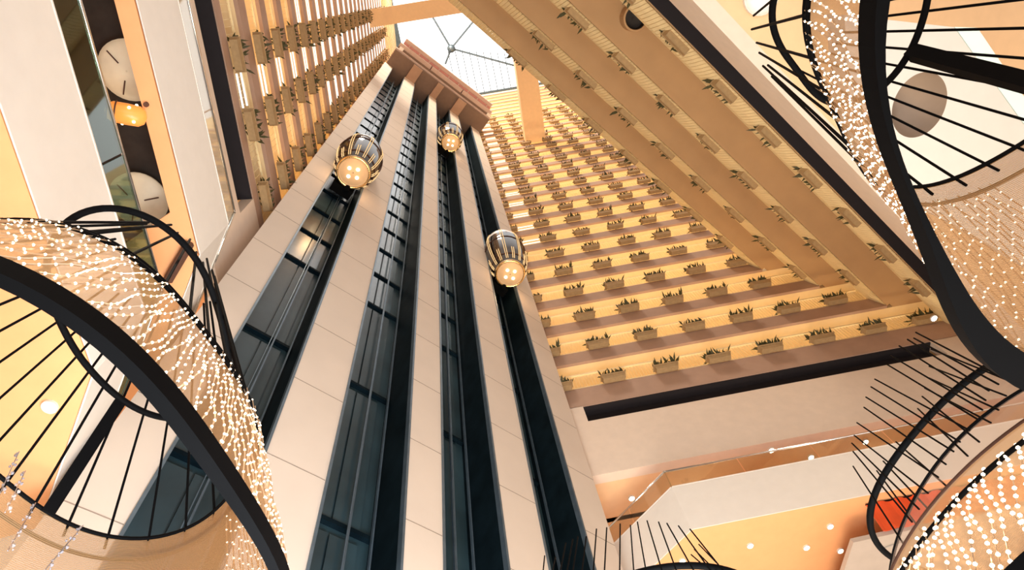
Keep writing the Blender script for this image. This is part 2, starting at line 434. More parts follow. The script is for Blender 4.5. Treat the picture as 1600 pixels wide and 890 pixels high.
# white rails in some bays, made to emit in place of their shine
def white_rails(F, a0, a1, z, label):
    r = tag(empty('glowing_rail'), label, 'glowing rail', 'white glowing rails in the balcony bays')
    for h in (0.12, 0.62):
        mb = MB(); mb.box(F, a0, a1, -0.06, -0.01, z + h, z + h + 0.07); mb.build('glowing_bar', 'strip', r)
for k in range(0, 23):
    white_rails(FL, -3.2, -2.1, ZT[k], f'pair of glowing white rails on the {ORD[k]} storey left of the tower, between its planters')
    if k >= 4: white_rails(FL, -0.95, 1.6, ZT[k], f'pair of glowing white rails on the {ORD[k]} storey left of the tower, beyond its planters')
    if k >= 6: white_rails(FL, -5.7, -4.35, ZT[k], f'pair of glowing white rails on the {ORD[k]} storey left of the tower, nearest it')
    if k >= 6: white_rails(FB, 2.95, 4.1, ZT[k], f'pair of glowing white rails on the {ORD[k]} storey of the back wall beside the tower')

# beams framing the skylight opening
mb = MB(); mb.box(lambda a, b, c: (a, b, c), 7.05, 9.25, 6.5, D + 0.1, 70.0, 71.8); o = mb.build('beam', 'peach', kind='structure')
mb = MB(); mb.box(lambda a, b, c: (a, b, c), -7.3, 3.0, 0.25, 1.9, 70.0, 71.8); o = mb.build('beam', 'peach', kind='structure')

# skylight
sk = tag(empty('skylight', (1.2, 8.1, 113.5)), 'bright white glazed skylight with dark ribs meeting at a round hub', 'skylight')
mb = MB()
mb.add([(-9.0, -12, 0), (16, -12, 0), (16, 8.0, 0), (-9.0, 8.0, 0)], [(0, 1, 2, 3)])
mb.build('glazing', 'skyglass', sk)
mb = MB()
nn = 14
rows = [[(0.68 * math.sin(math.pi * i / nn) * math.cos(2 * math.pi * j / 20), 0.68 * math.sin(math.pi * i / nn) * math.sin(2 * math.pi * j / 20), -0.8 - 0.68 * math.cos(math.pi * i / nn)) for j in range(20)] for i in range(nn + 1)]
mb.sweep(rows); mb.build('hub', 'steel', sk, smooth=True)
for q in [(678, 30), (736, 38), (802, 102), (697, 97)]:
    v = atz(q[0], q[1], 113.0) - np.array([1.2, 8.1, 113.5]); v *= 1.15
    mb = MB(); mb.tube([(0, 0, -0.55), (v[0], v[1], -0.3)], 0.16, 6); mb.build('rib', 'steel', sk)
for j in range(9):
    x = -0.6 + 1.15 * j
    mb = MB(); mb.tube([(x, 0.4 + 0.22 * max(0, j - 1), -0.3), (x + 0.3, 8.0, -0.3)], 0.07, 5); mb.build('glazing_bar', 'steel', sk)
mb = MB(); mb.box(lambda a, b, c: (a, b, c), -9.0, 16, 7.72, 8.1, -0.5, 0.1); mb.box(lambda a, b, c: (a, b, c), -9.0, -7.9, -12, 8.0, -0.5, 0.1); mb.build('edge_frame', 'steel', sk)

# ------------------------------------------------------------------ podium storeys under the balconies
def podium(F, a0, a1, s0, s1, name, zl=20.45, zh=21.47):
    mb = MB()
    mb.box(F, a0, a1, 0, 0.4, 17.4, zl)
    mb.box(F, a0, s0, 0, 0.4, zl, zh + 0.02); mb.box(F, s1, a1, 0, 0.4, zl, zh + 0.02)
    mb.box(F, s0, s1, 0.62, 0.8, zl, zh + 0.02)
    o = mb.build(name, 'podium', kind='structure')
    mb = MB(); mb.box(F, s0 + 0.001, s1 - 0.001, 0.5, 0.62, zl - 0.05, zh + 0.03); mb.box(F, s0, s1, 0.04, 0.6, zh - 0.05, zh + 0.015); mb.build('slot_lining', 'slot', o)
    return o
podium(FB, 1.0, 22.0, 3.02, 17.85, 'wall_back_podium')
podium(FL, -11.0, 6.0, -6.1, 5.9, 'wall_left_podium', zh=22.1)
podium(FRk(4.15), corner_a(4.15) + 0.1, 6.0, -22.6, 5.9, 'wall_right_podium', zl=19.25)
I = lambda a, b, c: (a, b, c)
mb = MB(); mb.box(I, -13, 26, D + 0.4, 30, 17.4, 17.7); mb.build('ceiling_back', 'peach', kind='structure')
mb = MB(); mb.box(FL, -14, 8, 0.4, 8, 17.4, 17.7); mb.build('ceiling_left', 'orange', kind='structure')
mb = MB(); mb.box(FRk(4.15), corner_a(4.15) - 2.5, 8.0, 0.4, 16.0, 17.4, 17.7); mb.build('ceiling_right', 'peach', kind='structure')

# ------------------------------------------------------------------ mezzanines
def mezz(pts, zb, zt, zr, label, cat_label, out, depth, under, gm='glass', rim=None):
    # pts: plan polyline of the front edge; out: function giving the outward direction per segment
    m = tag(empty('mezzanine_parapet'), label, 'parapet')
    segs = list(zip(pts[:-1], pts[1:]))
    for i, (p, q) in enumerate(segs):
        p = np.array(p, float); q = np.array(q, float); t = (q - p) / np.linalg.norm(q - p); nrm = np.array(out[i], float)
        L = np.linalg.norm(q - p)
        def F(a, o, z, p=p, t=t, nrm=nrm): w = p + t * a + nrm * o; return (w[0], w[1], z)
        mb = MB(); mb.box(F, 0, L, 0, 0.025, zb, zt); mb.build('fascia', 'white', m)
        mb = MB(); mb.box(F, 0.02, L - 0.02, -0.012, 0.2, zt, zt + 0.03); mb.build('top_trim', 'white', m)
        n = max(1, int(round(L / 2.4)))
        for j in range(n):
            mb = MB(); mb.box(F, L * j / n + 0.02, L * (j + 1) / n - 0.02, 0.09, 0.105, zt + 0.03, zr - 0.02); mb.build('glass_pane', gm, m)
        mb = MB(); mb.tube([F(0, 0.098, zr), F(L, 0.098, zr)], 0.032, 10); mb.build('handrail', 'chrome', m, smooth=True)
    return m
S2 = math.sqrt(0.5)
# back mezzanine with its chamfer behind the tower
BM = [(2.0, 17.55), (4.65, 15.0), (27.0, 15.0)]
mezz(BM, 13.5, 15.27, 16.1, 'white parapet with glass railing along the back mezzanine, right of the elevator tower', '', [(0.69, 0.72), (0, 1)], 10, 'orange')
def prism(name, poly, z0, z1, m, kind='structure', parent=None):
    mb = MB(); n = len(poly)
    mb.add([(x, y, z0) for x, y in poly] + [(x, y, z1) for x, y in poly], [tuple(range(n))[::-1], tuple(range(n, 2 * n))] + [(i, (i + 1) % n, n + (i + 1) % n, n + i) for i in range(n)])
    return mb.build(name, m, parent, kind=kind)
pale = [atz(1340, 770, 13.5)[:2], atz(1300, 925, 13.5)[:2]]
prism('ceiling_mezzanine', [(2.0, 17.62), (4.67, 15.05), (27.0, 15.05), (27, 28), (2.0, 28)], 13.52, 13.7, 'orange')
# red valance and paler lowered ceiling at its right
rp = atz(1342, 776, 13.4); k_ = 15.35 / rp[1]; xr0 = rp[0] * k_
rb = tag(empty('red_valance', (xr0, 15.35, 13.46)), 'red valance panel under the white back mezzanine parapet', 'valance')
mb = MB()
rows = [[(0.0 + 6.0 * j / 60, 0.03 * math.sin(j * 1.1), -0.0) for j in range(61)], [(-0.12 + 6.0 * j / 60, 0.03 * math.sin(j * 1.1), -1.0) for j in range(61)]]
mb.sweep(rows, closed_u=False); o = mb.build('fabric', 'red', rb); md = o.modifiers.new('thick', 'SOLIDIFY'); md.thickness = 0.02
mb = MB(); mb.tube([(0, 0, 0), (6.0, 0, 0)], 0.025, 8); mb.build('hanging_rod', 'black', rb)
pc = [(xr0 - 0.05, 15.5), (xr0 + 7, 15.5), (xr0 + 7, 24), (xr0 + 1.2, 24)]
d0 = atz(1338, 806, 12.4)[:2] + np.array([0, 1.0]); d1 = atz(1305, 905, 12.4)[:2] + np.array([0, 1.0]); dd = (d1 - d0) / np.linalg.norm(d1 - d0)
prism('ceiling_lowered', [tuple(d0), tuple(d0 + np.array([7.0, -0.2])), tuple(d0 + np.array([9.0, 7])), tuple(d0 + dd * 7)], 12.4, 12.55, 'greige')
mb = MB(); p0 = atz(1375, 858, 12.38); p1 = atz(1500, 815, 12.38); mb.tube([p0, p1 + (p1 - p0) * 0.5], 0.014, 6); tag(mb.build('ceiling_cable', 'chrome'), 'thin pale line across the lowered ceiling below the red valance', 'cable')
# left mezzanines
uM = 5.3
def lp(u, a): return tuple(LN * u + LD * a)
CD = np.array([-0.6, 0.8]); cL = lp(uM, -4.8); chL = (cL[0] + CD[0] * 3.2, cL[1] + CD[1] * 3.2)
mezz([lp(uM, 8.0), cL, chL], 13.25, 15.25, 16.15, 'white parapet with glass railing on the upper left mezzanine, under the dark slot', '', [tuple(LN), (-0.8, -0.6)], 8, 'orange')
mezz([lp(uM, 8.0), cL, chL], 8.6, 10.4, 11.4, 'white parapet with dark glass railing on the lower left mezzanine, far left of the photo', '', [tuple(LN), (-0.8, -0.6)], 8, 'orange', gm='tealglass')
# upper rim and dark void with lamps
def off(u, a): return np.array(lp(u, a))
cin = off(uM + 0.06, -4.8 - 0.03); rim = 0.40
ci2 = off(uM + rim, -4.35)
prism('ceiling_rim', [tuple(off(uM + 0.06, 8)), tuple(cin), tuple(cin + CD * 3.2), tuple(cin + CD * 3.2 + np.array([-1.2, -0.9])), tuple(cin + CD * 0.6 + np.array([-1.2, -0.9])), tuple(ci2 + LD * 0.5), tuple(off(uM + rim, 8))], 13.27, 13.5, 'orange')
prism('ceiling_dark', [tuple(off(uM + rim - 0.1, 9)), tuple(off(uM + rim - 0.1, -4.6)), tuple(np.array(cL) + CD * 3.2 + np.array([-0.32, -0.24])), tuple(off(uM + 9, -7.5)), tuple(off(uM + 9, 9))], 15.0, 15.2, 'void')
prism('ceiling_lower', [tuple(off(uM + 0.06, 9)), tuple(cin), tuple(cin + CD * 3.2), tuple(off(uM + 12, -10)), tuple(off(uM + 12, 9))], 8.63, 8.8, 'orange')
# ------------------------------------------------------------------ right-hand bridge ceiling with round recess
zB = 10.0
outer = [(6.1, 1.15), (7.92, 1.6), (9.43, 3.38), (11.3, 5.6), (10.4, 6.4), (8.6, 5.1), (7.2, 4.2), (6.3, 2.6)]
cx, cy, rr_ = 7.5, 2.74, 0.47
br = empty('bridge_ceiling'); br['kind'] = 'structure'
mb = MB(); N = 64
def hit(ang):
    d = np.array([math.cos(ang), math.sin(ang)]); best = None
    for i in range(len(outer)):
        p = np.array(outer[i]) - (cx, cy); q = np.array(outer[(i + 1) % len(outer)]) - (cx, cy); e_ = q - p
        den = d[0] * e_[1] - d[1] * e_[0]
        if abs(den) < 1e-9: continue
        t = (p[0] * e_[1] - p[1] * e_[0]) / den; s_ = (p[0] * d[1] - p[1] * d[0]) / den
        if t > 0 and -1e-6 <= s_ <= 1 + 1e-6: best = t if best is None else min(best, t)
    return (cx + d[0] * best, cy + d[1] * best)
angs = sorted([2 * math.pi * i / N for i in range(N)] + [math.atan2(p[1] - cy, p[0] - cx) % (2 * math.pi) for p in outer])
inn = [(cx + rr_ * math.cos(a), cy + rr_ * 1.12 * math.sin(a), zB) for a in angs]; ou = [(*hit(a), zB) for a in angs]; out2 = [(x, y, zB + 0.5) for x, y, z in ou]
mb.sweep([inn, ou, out2]); mb.build('slab_underside', 'bridge', br)
mb = MB()
rows = []
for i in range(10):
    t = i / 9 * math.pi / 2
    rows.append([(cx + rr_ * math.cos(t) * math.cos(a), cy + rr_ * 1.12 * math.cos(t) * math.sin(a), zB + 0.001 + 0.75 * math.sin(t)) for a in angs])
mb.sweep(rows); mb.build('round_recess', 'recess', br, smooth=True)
gp = tag(empty('glass_band'), 'pale green glass band edging the white ceiling behind the right chandelier', 'glass band')
for i, (t0, t1) in enumerate([(0, 0.49), (0.51, 1.0), (1.02, 1.6)]):
    A = np.array((7.94, 1.6)); B = np.array((9.45, 3.38)); C = np.array((8.33, 1.67)); E2 = np.array((9.78, 3.42))
    pl = [A + (B - A) * t0, A + (B - A) * t1, C + (E2 - C) * t1, C + (E2 - C) * t0]
    mb = MB(); mb.add([(x, y, zB + 0.02) for x, y in pl] + [(x, y, zB + 0.05) for x, y in pl], [(0, 1, 2, 3), (7, 6, 5, 4), (0, 4, 5, 1), (1, 5, 6, 2), (2, 6, 7, 3), (3, 7, 4, 0)])
    mb.build('glass_pane', mat('green_glass', (0.66, 0.80, 0.74), 0.15, var=0.02) if i == 0 else bpy.data.materials['green_glass'], gp)

# ------------------------------------------------------------------ lamps
def downlight(px, py, z, label, r=0.11):
    p = atz(px, py, z)
    t = tag(empty('downlight', p), label, 'downlight', 'recessed downlights')
    mb = MB(); n = 20
    ring = lambda q, zz: [(q * math.cos(2 * math.pi * i / n), q * math.sin(2 * math.pi * i / n), zz) for i in range(n)]
    mb.sweep([ring(r * 1.25, 0.02), ring(r * 1.25, -0.025), ring(r, -0.03), ring(r, 0.0)]); mb.build('trim_ring', 'white', t)
    mb = MB(); mb.add(ring(r, -0.012), [tuple(range(n))]); mb.build('lens', 'lamp', t)
for i, (x, y) in enumerate([(987, 778), (1097, 755), (1205, 703), (1267, 714), (1352, 690)]):
    downlight(x, y, 17.38, f'round glowing downlight in the ceiling seen through the back mezzanine glass, {ORD[i]} from the tower', 0.10)
for i, (x, y) in enumerate([(1066, 876), (1172, 852), (1260, 855), (1297, 822), (1313, 860)]):
    downlight(x, y, 13.5, ['glowing downlight in the orange ceiling beside the chamfered mezzanine corner', 'glowing downlight in the orange ceiling midway under the back mezzanine', 'glowing downlight in the orange ceiling, second from the red valance and lower', 'glowing downlight in the orange ceiling nearest the mezzanine parapet', 'glowing downlight at the edge of the orange ceiling beside the lowered pale ceiling'][i], 0.085)
downlight(78, 635, 8.61, 'round white downlight in the orange ceiling seen through the left chandelier', 0.09)
downlight(1459, 497, 21.3, 'small glowing lamp at the corner of the back wall and overhanging balconies', 0.12)
for i, (x, y, z) in enumerate([(-9.5, 6.5, 16.6), (-8.6, 9.5, 16.6), (6.0, 18.5, 16.6), (13.0, 18.5, 16.6)]):
    d = bpy.data.lights.new('ceiling_lamp', 'POINT'); d.energy = 60; d.color = (1.0, 0.82, 0.58); d.shadow_soft_size = 0.4
    o = bpy.data.objects.new('ceiling_lamp', d); COL.objects.link(o); o.location = (x, y, z)
# big disc lamps in the dark void
for (px, py, lb, r) in [(203, 110, 'large round glowing disc lamp in the dark ceiling, partly hidden by the orange rim', 0.62), (216, 312, 'large round mottled disc lamp in the dark ceiling, behind the upper glass edge', 0.62)]:
    p = atz(px, py, 14.7)
    t = tag(empty('disc_lamp', p), lb, 'lamp')
    n = 32
    ring = lambda q, zz: [(q * math.cos(2 * math.pi * i / n), q * math.sin(2 * math.pi * i / n), zz) for i in range(n)]
    mb = MB(); mb.sweep([ring(0.02, -0.16), ring(r * 0.45, -0.13), ring(r * 0.8, -0.06), ring(r, 0.0), ring(r, 0.05), ring(0.02, 0.05)]); sd = mb.build('shade_disc', 'disc', t, smooth=True)
    mb = MB(); mb.tube([(0, 0, 0.05), (0, 0, 0.29)], 0.03, 8); mb.build('stem', 'black', t)
    for q in range(3): a = 2.1 * q; mb = MB(); mb.tube([(0.2 * math.cos(a), 0.2 * math.sin(a), -0.16), (0.5 * math.cos(a), 0.5 * math.sin(a), -0.12)], 0.015, 6); mb.build('clip', 'brown', sd)
p = atz(197, 178, 13.0)
t = tag(empty('capsule_pendant', p), 'glowing amber capsule pendant lamp hanging by the orange ceiling rim', 'lamp')
ax = np.array([*(LN * 0.86 + LD * 0.3), -0.25]); ax /= np.linalg.norm(ax)
n1 = np.cross(ax, (0, 0, 1)); n1 /= np.linalg.norm(n1); n2 = np.cross(ax, n1)
mb = MB(); rows = []
for tt, r in [(-0.34, 0.03), (-0.31, 0.13), (-0.22, 0.19), (0.0, 0.2), (0.22, 0.19), (0.31, 0.14), (0.34, 0.03)]:
    rows.append([ax * tt + r * (math.cos(2 * math.pi * i / 20) * n1 + math.sin(2 * math.pi * i / 20) * n2) for i in range(20)])
mb.sweep(rows); mb.build('amber_shade', 'amber', t, smooth=True)
mb = MB()
for tt in (0.3, 0.17): mb.tube([ax * tt + (0.205 if tt < 0.2 else 0.16) * (math.cos(2 * math.pi * i / 24) * n1 + math.sin(2 * math.pi * i / 24) * n2) for i in range(24)], 0.014, 6, closed=True)
mb.build('band_ring', 'brown', t)
for q in range(5):
    c = ax * (-0.15 + 0.1 * (q % 3)) + 0.2 * (math.cos(1.3 * q + 3.6) * n1 + math.sin(1.3 * q + 3.6) * n2)
    mb = MB(); mb.sweep([[c + 0.028 * np.array([math.sin(math.pi * i / 6) * math.cos(2 * math.pi * j / 8), math.sin(math.pi * i / 6) * math.sin(2 * math.pi * j / 8), math.cos(math.pi * i / 6)]) for j in range(8)] for i in range(7)]); mb.build('glow_bulb', 'cablamp', t)
mb = MB(); mb.tube([(0, 0, 0.18), (0, 0, 2.0)], 0.012, 6); mb.build('hanging_wire', 'black', t)
# dark slot fitting in the orange rim
a_, b_ = atz(262, 438, 13.16), atz(296, 380, 13.16)
mb = MB(); mb.tube([a_, b_], 0.10, 6); tag(mb.build('slot_diffuser', 'brown'), 'dark brown linear slot in the orange rim ceiling near the left chandelier rods', 'slot diffuser')
p = np.array(atz(229, 163, 13.25)); mb = MB(); mb.tube([p, p + np.array([0, 0, -0.04])], 0.05, 10); tag(mb.build('sprinkler_head', 'brown'), 'small dark round ceiling fitting at the orange rim beside the amber pendant', 'sprinkler')
# can light under the second overhanging balcony
p = atz(994, 28, 24.2); t = tag(empty('ceiling_can_light', p), 'round dark can light hanging under the overhanging right balconies', 'can light')
n = 28; ring = lambda q, zz: [(q * math.cos(2 * math.pi * i / n), q * math.sin(2 * math.pi * i / n), zz) for i in range(n)]
mb = MB(); mb.sweep([ring(0.44, 0.62), ring(0.46, 0.6), ring(0.46, 0.0), ring(0.40, -0.02), ring(0.39, 0.02)]); mb.build('can_housing', 'soffit', t, smooth=False)
mb = MB(); mb.sweep([ring(0.39, 0.02), ring(0.39, 0.4), ring(0.02, 0.42)]); mb.build('dark_reflector', 'void', t)
# round white lamp in the peach ceiling
p = atz(1190, -6, 17.3); t = tag(empty('globe_lamp', p), 'round white flush lamp on the peach ceiling, cut off by the top edge', 'lamp')
mb = MB(); nn = 10; mb.sweep([[(0.45 * math.sin(math.pi * i / nn / 2) * math.cos(2 * math.pi * j / 24), 0.45 * math.sin(math.pi * i / nn / 2) * math.sin(2 * math.pi * j / 24), -0.25 * math.cos(math.pi * i / nn / 2)) for j in range(24)] for i in range(nn + 1)]); mb.build('globe_shade', 'whitemetal', t, smooth=True)
mb = MB(); mb.tube([(0, 0, -0.02), (0, 0, 0.09)], 0.47, 24); mb.build('base_plate', 'white', t)
# dark curved sofa back behind the mezzanine glass
p0 = atz(1272, 711, 15.5); p1 = atz(1328, 699, 15.5); p0 = p0 * (15.45 / p0[1]); p1 = p1 * (15.45 / p1[1]); pm = (p0 + p1) / 2
t = tag(empty('lounge_seat', (pm[0], 15.5, 15.3)), 'dark low curved seat back standing behind the back mezzanine glass', 'seat'); hl = np.linalg.norm(p1 - p0) / 2
mb = MB(); mb.tube([(-hl + 2 * hl * i / 16, 0.1 * math.sin(math.pi * i / 16), 0.22 * math.sin(math.pi * min(1, i / 16 + 0.06)) ** 0.5) for i in range(17)], 0.07, 8); mb.build('backrest', 'black', t)
mb = MB(); mb.box(I, -hl * 0.9, hl * 0.9, 0.1, 0.6, 0.0, 0.2); mb.build('seat', 'black', t)

# ------------------------------------------------------------------ elevator cabs
def cab(s_, z, label):
    u = 8.5
    p = FT(s_, u, z); rz = math.atan2(-TA[1], -TA[0]) + math.pi / 2          # local -y faces the atrium
    t = tag(empty('elevator_cab', p, rz), label, 'elevator', 'egg-shaped glass elevators')
    n = 36
    prof = [(0.78, 0.0), (0.92, 0.5), (1.04, 1.25), (1.12, 2.1), (1.14, 2.9), (1.10, 3.5), (0.98, 4.15), (0.76, 4.7), (0.46, 5.1), (0.10, 5.28)]
    def R_(zz):
        for (r0, z0), (r1, z1) in zip(prof[:-1], prof[1:]):
            if zz <= z1: return r0 + (r1 - r0) * (zz - z0) / (z1 - z0)
        return 0.05
    ring = lambda r, zz: [(r * math.cos(2 * math.pi * i / n), r * math.sin(2 * math.pi * i / n), zz) for i in range(n)]
    mb = MB(); mb.sweep([ring(r, zz) for r, zz in prof[:6]]); mb.build('glass_shell', 'cabglass', t, smooth=True)
    mb = MB(); mb.sweep([ring(r, zz) for r, zz in prof[5:]] + [ring(0.02, 5.3)]); mb.build('roof_dome', 'cabdome', t, smooth=True)
    mb = MB(); mb.sweep([ring(0.80, 0.0), ring(0.80, -0.06), ring(0.66, -0.12), ring(0.62, -0.10), ring(0.02, -0.13)]); fd = mb.build('floor_disc', 'cabdisc', t)
    mb = MB(); mb.tube([(0.74 * math.cos(2 * math.pi * i / n), 0.74 * math.sin(2 * math.pi * i / n), -0.07) for i in range(n)], 0.055, 8, closed=True); mb.build('floor_ring', 'gold', fd, smooth=True)
    for q in range(4):
        a = math.pi / 2 * q + 0.35; c = np.array([0.28 * math.cos(a), 0.28 * math.sin(a), -0.15])
        mb = MB(); mb.sweep([[c + np.array([0.085 * math.sin(math.pi * i / 6) * math.cos(2 * math.pi * j / 10), 0.085 * math.sin(math.pi * i / 6) * math.sin(2 * math.pi * j / 10), -0.05 * math.cos(math.pi * i / 6)]) for j in range(10)] for i in range(7)]); mb.build('floor_lamp', 'cablamp', fd)
    for zz in (0.55, 2.6):
        mb = MB(); mb.tube([((R_(zz) + 0.015) * math.cos(2 * math.pi * i / n), (R_(zz) + 0.015) * math.sin(2 * math.pi * i / n), zz) for i in range(n)], 0.028, 6, closed=True); mb.build('belt_ring', 'brown', t)
    for q in range(-6, 7):
        a = -math.pi / 2 + q * 0.40
        for dq in (-0.05, 0.05):
            top = 4.6 if q % 2 == 0 else 1.2
            pts = [((R_(zz) + 0.025) * math.cos(a + dq), (R_(zz) + 0.025) * math.sin(a + dq), zz) for zz in np.linspace(0.15, top, 12)]
            mb = MB(); mb.tube(pts, 0.020, 6); mb.build('gold_rib', 'ledstrip', t)
    mb = MB(); mb.box(I, -0.5, 0.5, 0.85, 1.3, -0.1, 5.0); mb.build('rear_carriage', 'black', t)
    mb = MB(); mb.sweep([ring(0.70, 0.02), ring(0.80, 0.6), ring(0.92, 2.4), ring(0.92, 3.3)]); mb.build('cab_interior', 'brown', t)
    mb = MB(); mb.tube([(0.15, 0.75, -0.02), (0.15, 0.75, -0.28)], 0.13, 12); mb.build('buffer', 'black', t)
    d = bpy.data.lights.new('cab_lamp', 'POINT'); d.energy = 45; d.color = (1.0, 0.62, 0.30); d.shadow_soft_size = 0.25
    o = bpy.data.objects.new('cab_lamp', d); COL.objects.link(o); o.parent = t; o.location = (0, -0.3, -1.1)
    return t
cab(1.30, 30.3, 'egg-shaped glass elevator high in the leftmost shaft of the tower')
cab(7.55, 55.0, 'small distant egg-shaped elevator near the tower cap in the third shaft')
cab(10.68, 30.8, 'egg-shaped glass elevator in the rightmost shaft beside the back balconies')

# ------------------------------------------------------------------ chandeliers
def ring_profile(pts, z, axis, default, deg_fill=25):
    # radius as a smooth function of the angle around the axis, through the measured rim points
    if not pts: return lambda th: default
    A = []; B = []; Wt = []
    angs = []
    for q in pts:
        v = atz(q[0], q[1], z)[:2] - np.array(axis); th = math.atan2(v[1], v[0]); A.append(th); B.append(np.hypot(*v)); Wt.append(1.0); angs.append(th)
    for i in range(0, 360, 10):
        th = math.radians(i)
        dmin = min(abs((th - a + math.pi) % (2 * math.pi) - math.pi) for a in angs)
        if dmin > math.radians(deg_fill): A.append(th); B.append(default); Wt.append(0.12)
    K = 4
    def basis(t): return [1.0] + [f(k * t) for k in range(1, K + 1) for f in (math.cos, math.sin)]
    X = np.array([basis(t) for t in A]); Wt = np.array(Wt)
    reg = np.diag([0] + [0.0008 * k ** 2 for k in range(1, K + 1) for _ in (0, 1)])
    c = np.linalg.solve(X.T @ (Wt[:, None] * X) + reg, X.T @ (Wt * np.array(B)))
    return lambda th: float(np.dot(basis(th), c))
NA = 120
TH = [2 * math.pi * i / NA for i in range(NA)]
BULB = None
def ico(r):
    bm = bmesh.new(); bmesh.ops.create_icosphere(bm, subdivisions=1, radius=r); me = bpy.data.meshes.new('light_bulb'); bm.to_mesh(me); bm.free(); me.materials.append(MT['bulb']); return me
def chandelier(label, axis, z1, r1o, r1i, z2, r2, z3, r3, hoop_c=(0, 0), rods=(), struts=(), lit=(0, 360), nstrand=60, nb=9, bulb_r=0.02, band_h=0.12, hoop_r=0.030, extra_rings=(), crystals=(), n_rods=0, apex=None, tip=0.5, lit_t=(0.05, 0.92), bow=0.0, inner_light=18, rod_r=0.012, lit2=None, sheer=None):
    ax = np.array(axis)
    t = tag(empty('chandelier', (ax[0], ax[1], z1)), label, 'chandelier', 'flared mesh chandeliers')
    O = np.array([ax[0], ax[1], z1])
    P = lambda r, th, z: np.array([r * math.cos(th), r * math.sin(th), z - z1])
    # base band (flat black ring)
    mb = MB(); rows = []
    for th in TH:
        ro, ri = r1o(th), r1i(th)
        rows.append([P(ri, th, z1), P(ro, th, z1), P(ro, th, z1 + band_h), P(ri + 0.02, th, z1 + band_h)])
    mb.add([p for r_ in rows for p in r_], [(i * 4 + k, i * 4 + (k + 1) % 4, ((i + 1) % NA) * 4 + (k + 1) % 4, ((i + 1) % NA) * 4 + k) for i in range(NA) for k in range(4)])
    mb.build('base_ring', 'black', t)
    # mesh shade
    def RS(th, f):
        a = 0.5 * (r1o(th) + r1i(th)); b = r2(th); return a + (b - a) * f + bow * math.sin(math.pi * f)
    NV = 14
    mb = MB(); rows = []; uvs = []
    for j in range(NV + 1):
        f = j / NV; rows.append([P(RS(th, f), th, z1 + band_h * 0.6 + (z2 - z1 - band_h * 0.6) * f) for th in TH + [0.0]])
        uvs += [(i / NA * 8, f * 3.0) for i in range(NA + 1)]
    mb.sweep(rows, closed_u=False); mb.build('mesh_shade', 'mesh', t, smooth=True, uvs=uvs)
    # throat rings
    mb = MB(); mb.tube([P(r2(th) + 0.0, th, z2) for th in TH], 0.018, 8, closed=True); mb.build('throat_ring', 'brown' if sheer else 'black', t, smooth=True)
    if not sheer: mb = MB(); mb.tube([P(RS(th, 0.9) + 0.03, th, z1 + (z2 - z1) * 0.9) for th in TH], 0.016, 8, closed=True); mb.build('support_ring', 'black', t, smooth=True)
    for (fr, rad, mm) in extra_rings:
        mb = MB(); mb.tube([P(RS(th, fr) + 0.025, th, z1 + band_h * 0.6 + (z2 - z1 - band_h * 0.6) * fr) for th in TH], rad, 8, closed=True); mb.build('support_ring', mm, t, smooth=True)
    # hoop
    H3 = [np.array([hoop_c[0] + r3(th) * math.cos(th), hoop_c[1] + r3(th) * math.sin(th), z3 - z1]) for th in TH]
    mb = MB(); mb.tube(H3, hoop_r, 10, closed=True); mb.build('hoop', 'black', t, smooth=True)
    if sheer:
        mb = MB(); rows = []; uvs = []
        zs, rs = sheer
        for j in range(9):
            f = j / 8; rows.append([P(r2(th) + (rs(th) - r2(th)) * f, th, z2 + (zs - z2) * f) for th in TH + [0.0]]); uvs += [(i / NA * 8, f * 1.5) for i in range(NA + 1)]
        mb.sweep(rows, closed_u=False); mb.build('sheer_collar', 'meshfine', t, smooth=True, uvs=uvs)
        mb = MB(); mb.tube([P(rs(th), th, zs) for th in TH], 0.016, 6, closed=True); mb.build('collar_wire', 'black', t)
    for (a, b) in rods:
        mb = MB(); mb.tube([np.array(a) - O, np.array(b) - O], rod_r, 6); mb.build('rod', 'black', t)
    if n_rods:
        rnd = random.Random(5)
        for i in range(n_rods):
            th = 2 * math.pi * (i + 0.5) / n_rods
            b = P(r2(th), th, z2); e_ = np.array(apex) - O; f = tip + rnd.uniform(-0.06, 0.06)
            mb = MB(); mb.tube([b - (e_ - b) * 0.03, b + (e_ - b) * f], rod_r, 6); mb.build('rod', 'black', t)
    for (a, b, r) in struts:
        mb = MB(); mb.tube([np.array(a) - O, np.array(b) - O], r, 4); mb.build('strut', 'black', t)
    # light strands draped down the outside of the mesh
    rnd = random.Random(11)
    wires = MB(); pos = []
    a0, a1 = math.radians(lit[0]), math.radians(lit[1])
    for i in range(nstrand):
        th = a0 + (a1 - a0) * (i + rnd.uniform(-0.18, 0.18)) / nstrand; ph = rnd.uniform(0, 6); sl = rnd.uniform(0.12, 0.15)
        pts = []
        for j in range(25):
            f = lit_t[0] + (lit_t[1] - lit_t[0]) * j / 24; tt = th + sl * (f - 0.5) + 0.012 * math.sin(ph + 9 * f)
            pts.append(P(RS(tt, f) + 0.035 + 0.012 * math.sin(ph * 2 + 17 * f), tt, z1 + band_h * 0.6 + (z2 - z1 - band_h * 0.6) * f))
        wires.tube(pts, 0.005, 3, cap=False)
        for q in range(nb):
            s_ = (q + 0.5 * (i % 2) + rnd.uniform(0.08, 0.42)) / nb; j = min(23, int(s_ * 24)); pos.append((pts[j] + (pts[j + 1] - pts[j]) * (s_ * 24 - j), th))
    strand = wires.build('light_strand', 'wire', t)
    me = ico(bulb_r)
    rnd.shuffle(pos)
    # the hundred bulbs nearest the eye are parts of their own
    pos.sort(key=lambda v: np.linalg.norm(v[0] + O))
    ind = pos[::max(1, len(pos) // 2 // 100 or 1)][:100]; ids = {id(v) for v in ind}
    for v in ind:
        b = bpy.data.objects.new('light_bulb', me); COL.objects.link(b); b.parent = strand; b.location = v[0]
